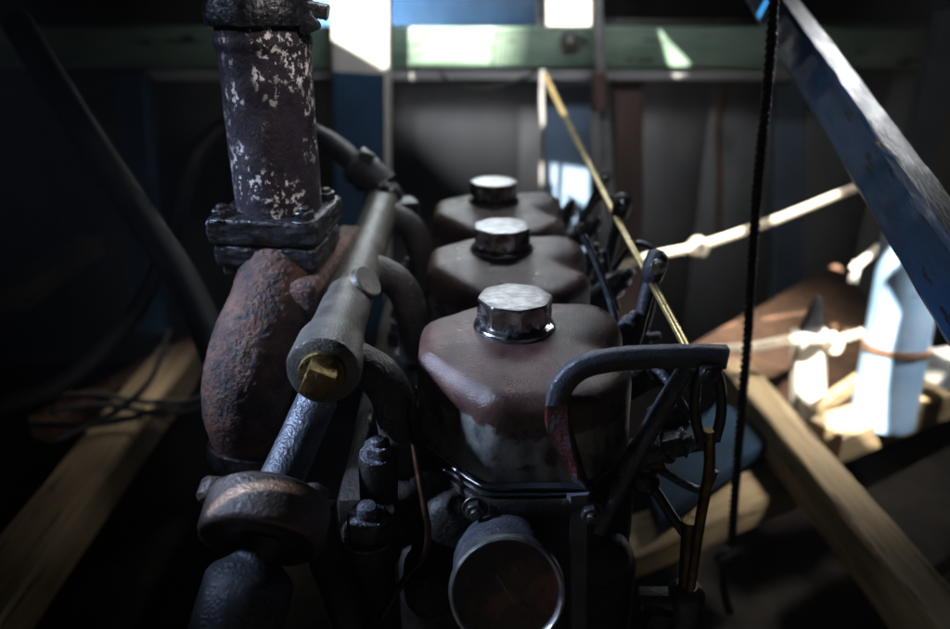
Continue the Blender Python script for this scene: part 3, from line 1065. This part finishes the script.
lathe(bm, [(.03, 0), (.032, .003), (.032, .013), (.028, .016)], P(252, 462, .475), (.15, .2, 1), 32)
roughen(bm, .001, 60, 6)
obj("elbow_collar", bm, 'flange', eng)

# --- pump shaft, disc and filter body at the lower left
sa, sb = P(318, 398, .43), P(272, 500, .375)
bm = NB(); tube(bm, [sa, sa.lerp(sb, .5), sb], [.0128, .013, .0135], 24)
roughen(bm, .0002, 120, 6)
obj("drive_tube", bm, 'steel', eng)
dc = P(264, 528, .352)
dax = V((-.07, -.76, -.40)).normalized()
pump = NB()
lathe(pump, [(.020, -.014), (.030, -.020), (.0345, -.017), (.0355, -.013), (.0355, .006), (.0345, .0085), (.033, .0095), (.031, .0095), (.029, .007)], dc, dax, 72)
roughen(pump, .0004, 70, 6)
pd = obj("pump_disc", pump, 'disc', eng)
bm = NB(); lathe(bm, [(.0305, .004), (.0300, .0088), (.022, .0082), (.020, .006), (.008, .006)], dc, dax, 56)
obj("disc_face", bm, 'bore', pd)  # black stands in for the shade on the disc's front
for px, py in ((312, 500), (213, 492)):
    bm = NB(); lathe(bm, [(.006, -.008), (.008, -.006), (.008, .004), (.006, .0065)], P(px, py, .362), dax, 16)
    roughen(bm, .0012, 120, px)
    obj("lug", bm, 'disc', pd)
bm = NB()
q = dc + dax * .004
lathe(bm, [(.012, 0), (.012, .012), (.014, .014), (.022, .020), (.0245, .024), (.025, .04), (.025, .09), (.022, .10)], q, V((-.18, -.45, -.62)), 48)
roughen(bm, .0006, 90, 3)
obj("filter_body", bm, 'steel', eng)
bm = NB(); tube(bm, [P(318, 505, .38), P(328, 560, .37), P(345, 600, .36), P(365, 680, .35)], [.010, .012, .013], 16)
roughen(bm, .001, 80, 9)
obj("bracket_arm", bm, 'block', eng)

# --- gauge at the front
gc = P(507, 592, .325)
gax = V((0.0, -.90, .34))
gax.normalize()
bm = NB(); rg = rad(56, gc)
lathe(bm, [(rg * .5, -.10), (rg * .55, -.07), (rg * .9, -.05), (rg * .98, -.045), (rg * .98, -.006), (rg * .96, -.004), (rg * .5, -.0045)], gc, gax, 72)
g = obj("gauge", bm, 'nut', eng)
bm = NB(); lathe(bm, [(rg * .97, -.0062), (rg * 1.03, -.006), (rg * 1.045, -.002), (rg * 1.03, .0022), (rg * .985, .0030), (rg * .945, .0015), (rg * .93, -.002)], gc, gax, 72)
obj("bezel", bm, 'bezel', g)
bm = NB(); lathe(bm, [(rg * .925, -.003), (rg * .925, -.001), (rg * .5, -.0004), (rg * .1, -.0002)], gc, gax, 48)
obj("dial", bm, 'glass', g)
gx = V((1, 0, 0)); gy = gax.cross(gx).normalized(); gx = gy.cross(gax)
bm = NB(); bar(bm, [gc + gax * .0012 - gx * .006 - gy * -.010, gc + gax * .0012 + gx * .004 - gy * .006], .0008, .0005, up=tuple(gax))
obj("needle", bm, 'ropeblack', g)

# --- lever bracket at the right
Y1 = .385
bm = NB()
bar(bm, [P(726, 357, Y1), P(700, 356, Y1), P(650, 357, Y1), P(610, 360, Y1), (P(580, 368, Y1)), P(562, 386, Y1), P(557, 406, Y1)], .013, [.0085, .0075, .007, .007, .0072, .0075, .0075, .007], up=(0, 1, 0))
roughen(bm, .0003, 150, 2)
lev = obj("lever_bracket", bm, 'handle', eng, 50)
bm = NB()
bar(bm, [P(557, 402, Y1), P(558, 420, Y1), P(563, 443, Y1), P(570, 462, Y1), P(574, 474, Y1)], [.0134, .0150, .0155, .0145, .0132], [.0082, .0085, .0080, .0070, .0065], up=(0, 1, 0), twist=.9)
obj("painted_twist", bm, 'red', lev)
bm = NB()
bar(bm, [P(573, 470, Y1), P(579, 484, Y1), P(583, 500, Y1 - .001), P(580, 520, Y1 - .001)], .0128, .0068, up=(0.78, .62, 0), twist=-.9)
obj("foot", bm, 'handle', lev)
bm = NB(); tube(bm, [P(688, 366, Y1 + .002), P(660, 412, Y1 + .002), P(622, 478, Y1), P(596, 528, Y1)], [.0052, .0056, .0062, .0068], 16)
roughen(bm, .0003, 150, 2)
obj("strut", bm, 'handle', lev)
bm = NB(); bar(bm, [P(577, 488, Y1 - .001), P(577, 640, Y1 - .006)], .014, .016, up=(0, 1, 0))
obj("upright", bm, 'handle', lev)
bm = NB()
for sx in (-1, 1):
    tube(bm, [P(708 + sx * 5, 366, Y1), P(708 + sx * 12, 385, Y1), P(708 + sx * 13, 415, Y1), P(708 + sx * 7, 440, Y1)], .0032, 10)
tube(bm, [P(698, 437, Y1), P(718, 437, Y1)], .0034, 10)
box(bm, P(708, 371, Y1), (.013, .012, .012), None, .002)
hexnut(bm, P(708, 372, Y1 - .006), (0, -1, .1), .0042, .003, False, .4)
obj("clevis", bm, 'bore', lev)
bm = NB(); tube(bm, [P(709, 430, Y1), P(709, 470, Y1), P(702, 510, Y1 + .002), P(694, 560, Y1 + .005), P(690, 590, Y1 + .006)], .0034, 10)
obj("pull_wire", bm, 'brass', lev)

# --- fuel fittings down the right side
bm = NB(); tube(bm, [P(690, 520, .395), P(686, 585, .395)], .0052, 14)
obj("brass_tube", bm, 'brass', eng)
bm = NB()
lathe(bm, [(.012, -.03), (.0125, -.004), (.0105, 0), (.007, .003)], P(687, 588, .395), (0, 0, 1), 24)
lathe(bm, [(.010, -.045), (.0105, -.03), (.014, -.028), (.014, -.012), (.009, -.01)], P(664, 590, .395), (.2, -.1, 1), 6)
tube(bm, [P(640, 600, .40), P(687, 600, .395)], .009, 12)
obj("fuel_union", bm, 'bore', eng, 30)
for px, py, l, r in ((662, 456, .024, .0105), (684, 412, .022, .0085), (652, 486, .02, .008)):
    for k in range(3):
        if k and py != 456:
            continue
        bm = NB(); c = P(px, py, .42) + V((0, .163 * k, 0))
        a2 = V((.75, -.25, .35)) if py != 486 else V((.8, -.2, -.45))
        lathe(bm, [(r * .9, -l), (r, -l * .9), (r, 0), (r * .85, .002), (r * .55, .0025), (r * .5, .001)], c, a2, 24)
        hexnut(bm, c - a2.normalized() * l * .55, a2, r * 1.15, .007, False, 0)
        obj("injector_nut", bm, 'bore', eng, 30)
bm = NB(); tube(bm, [P(655, 490, .41), P(676, 522, .40), P(690, 540, .395)], .0034, 10)
obj("leak_pipe", bm, 'bore', eng)
# three decompression levers, one per cylinder
for k, (hx, hy, fx, fy, Y) in enumerate(((655, 265, 628, 362, .52), (622, 205, 600, 296, .68), (603, 180, 573, 240, .83))):
    bm = NB()
    h_, f_ = P(hx, hy, Y), P(fx, fy, Y - .01)
    tube(bm, [f_, f_.lerp(h_, .5), h_], [.0058, .005, .0055], 14)
    lathe(bm, [(.004, -.016), (.0078, -.010), (.0088, 0), (.0075, .008), (.004, .011)], h_, (h_ - f_), 20)
    roughen(bm, .0004, 120, k)
    o = obj("decompression_lever", bm, 'handle', eng)
    bm = NB()
    hexnut(bm, h_ + V((.0, -.009, .002)), (.1, -1, .35), .0042, .003, True, .4)
    obj("pivot_bolt", bm, 'chrome', o, 30)
    bm = NB()
    c = f_ + V((-.012, .02, -.012))
    hexnut(bm, c, (.6, -.4, .6), .009, .014, True, .6)
    lathe(bm, [(.012, -.04), (.012, 0), (.009, .004)], c, (.6, -.4, .6), 20)
    obj("injector", bm, 'bore', eng, 30)
for pts, Y in (([(583, 235), (596, 262), (610, 300), (620, 335), (640, 360)], .55), ([(604, 250), (612, 290), (618, 310)], .66),
               ([(640, 360), (660, 372), (676, 395), (690, 420)], .44), ([(660, 470), (700, 490), (715, 470)], .42)):
    bm = NB(); tube(bm, [P(x, y, Y - .01 * i) for i, (x, y) in enumerate(pts)], .0028, 10)
    obj("injector_pipe", bm, 'steel', eng)

# more fittings in the gaps beside the covers
for k in range(3):
    y0 = .163 * k
    for dx, y, z, r, h, ax in ((.128, .405, .735, .0085, .014, (.7, -.4, .5)), (.135, .470, .755, .0095, .018, (.5, -.5, .7)), (.122, .515, .765, .007, .012, (.3, -.3, 1)),
                               (.150, .440, .715, .008, .016, (.9, -.2, .3))):
        bm = NB()
        lathe(bm, [(r * 1.05, -.045), (r * 1.1, -.004), (r * .9, 0)], (dx, y + y0, z), ax, 18)
        hexnut(bm, (dx, y + y0, z), ax, r, h, True, .6)
        obj("union_nut", bm, 'nut', eng, 30)
    for dx, y, z, r in ((-.048, .445, .715, .0085), (-.043, .478, .715, .007), (-.060, .50, .712, .009)):
        bm = NB(); hexnut(bm, (dx, y + y0, z - .012), (0, -.05, 1), r, .011, True, .6)
        lathe(bm, [(r * 1.3, -.03), (r * 1.25, -.001), (r, .001)], (dx, y + y0, z - .012), (0, -.05, 1), 18)
        obj("head_nut", bm, 'nut', eng, 30)
    if k == 0:
        continue
    bm = NB(); tube(bm, [(.135, .47 + y0, .772), (.150, .455 + y0, .80), (.165, .44 + y0, .79), (.160, .43 + y0, .74), (.152, .44 + y0, .71)], .0028, 10)
    obj("injector_pipe", bm, 'steel', eng)


# yellow fuel pipe from the engine up to the green beam
bm = NB()
for s in (-1, 1):
    tube(bm, [P(545 + s * .6, 76, 1.36), P(560 + s * .8, 107, 1.18), P(588 + s, 162, .86), P(612 + s * 1.2, 209, .70), P(626 + s * 1.5, 236, .62), P(657 + s * 1.8, 292, .50), P(688 + s * 2.2, 350, .42), P(697 + s * 2.2, 372, .405)],
         [.0040, .0031, .0024, .0020, .0018, .0017, .0016], 10)
tag(obj("fuel_pipe", bm, 'fuel'), "thin yellowed twin pipe running from the lever bracket up to the green beam", "pipe")
gap([(541, 72, 1.36), (549, 72, 1.36), (576, 120, 1.12), (562, 126, 1.12)])

build_roof()


# dusty air, lit by the shafts of sun
def build_haze():
    bm = NB(); box(bm, (0, 0.6, 0.26), (4.4, 4.6, 2.52))
    o = struct(obj("haze", bm, 'ropewhite'), 'stuff')
    m = bpy.data.materials.new("dusty_air"); m.use_nodes = True
    nt = m.node_tree
    nt.nodes.remove(nt.nodes['Principled BSDF'])
    pv = nt.nodes.new('ShaderNodeVolumePrincipled')
    pv.inputs['Color'].default_value = (0.9, 0.93, 1.0, 1)
    pv.inputs['Density'].default_value = 0.009
    pv.inputs['Anisotropy'].default_value = 0.2
    nt.links.new(pv.outputs[0], nt.nodes['Material Output'].inputs['Volume'])
    o.data.materials.clear(); o.data.materials.append(m)
    o.display_type = 'WIRE'


build_haze()
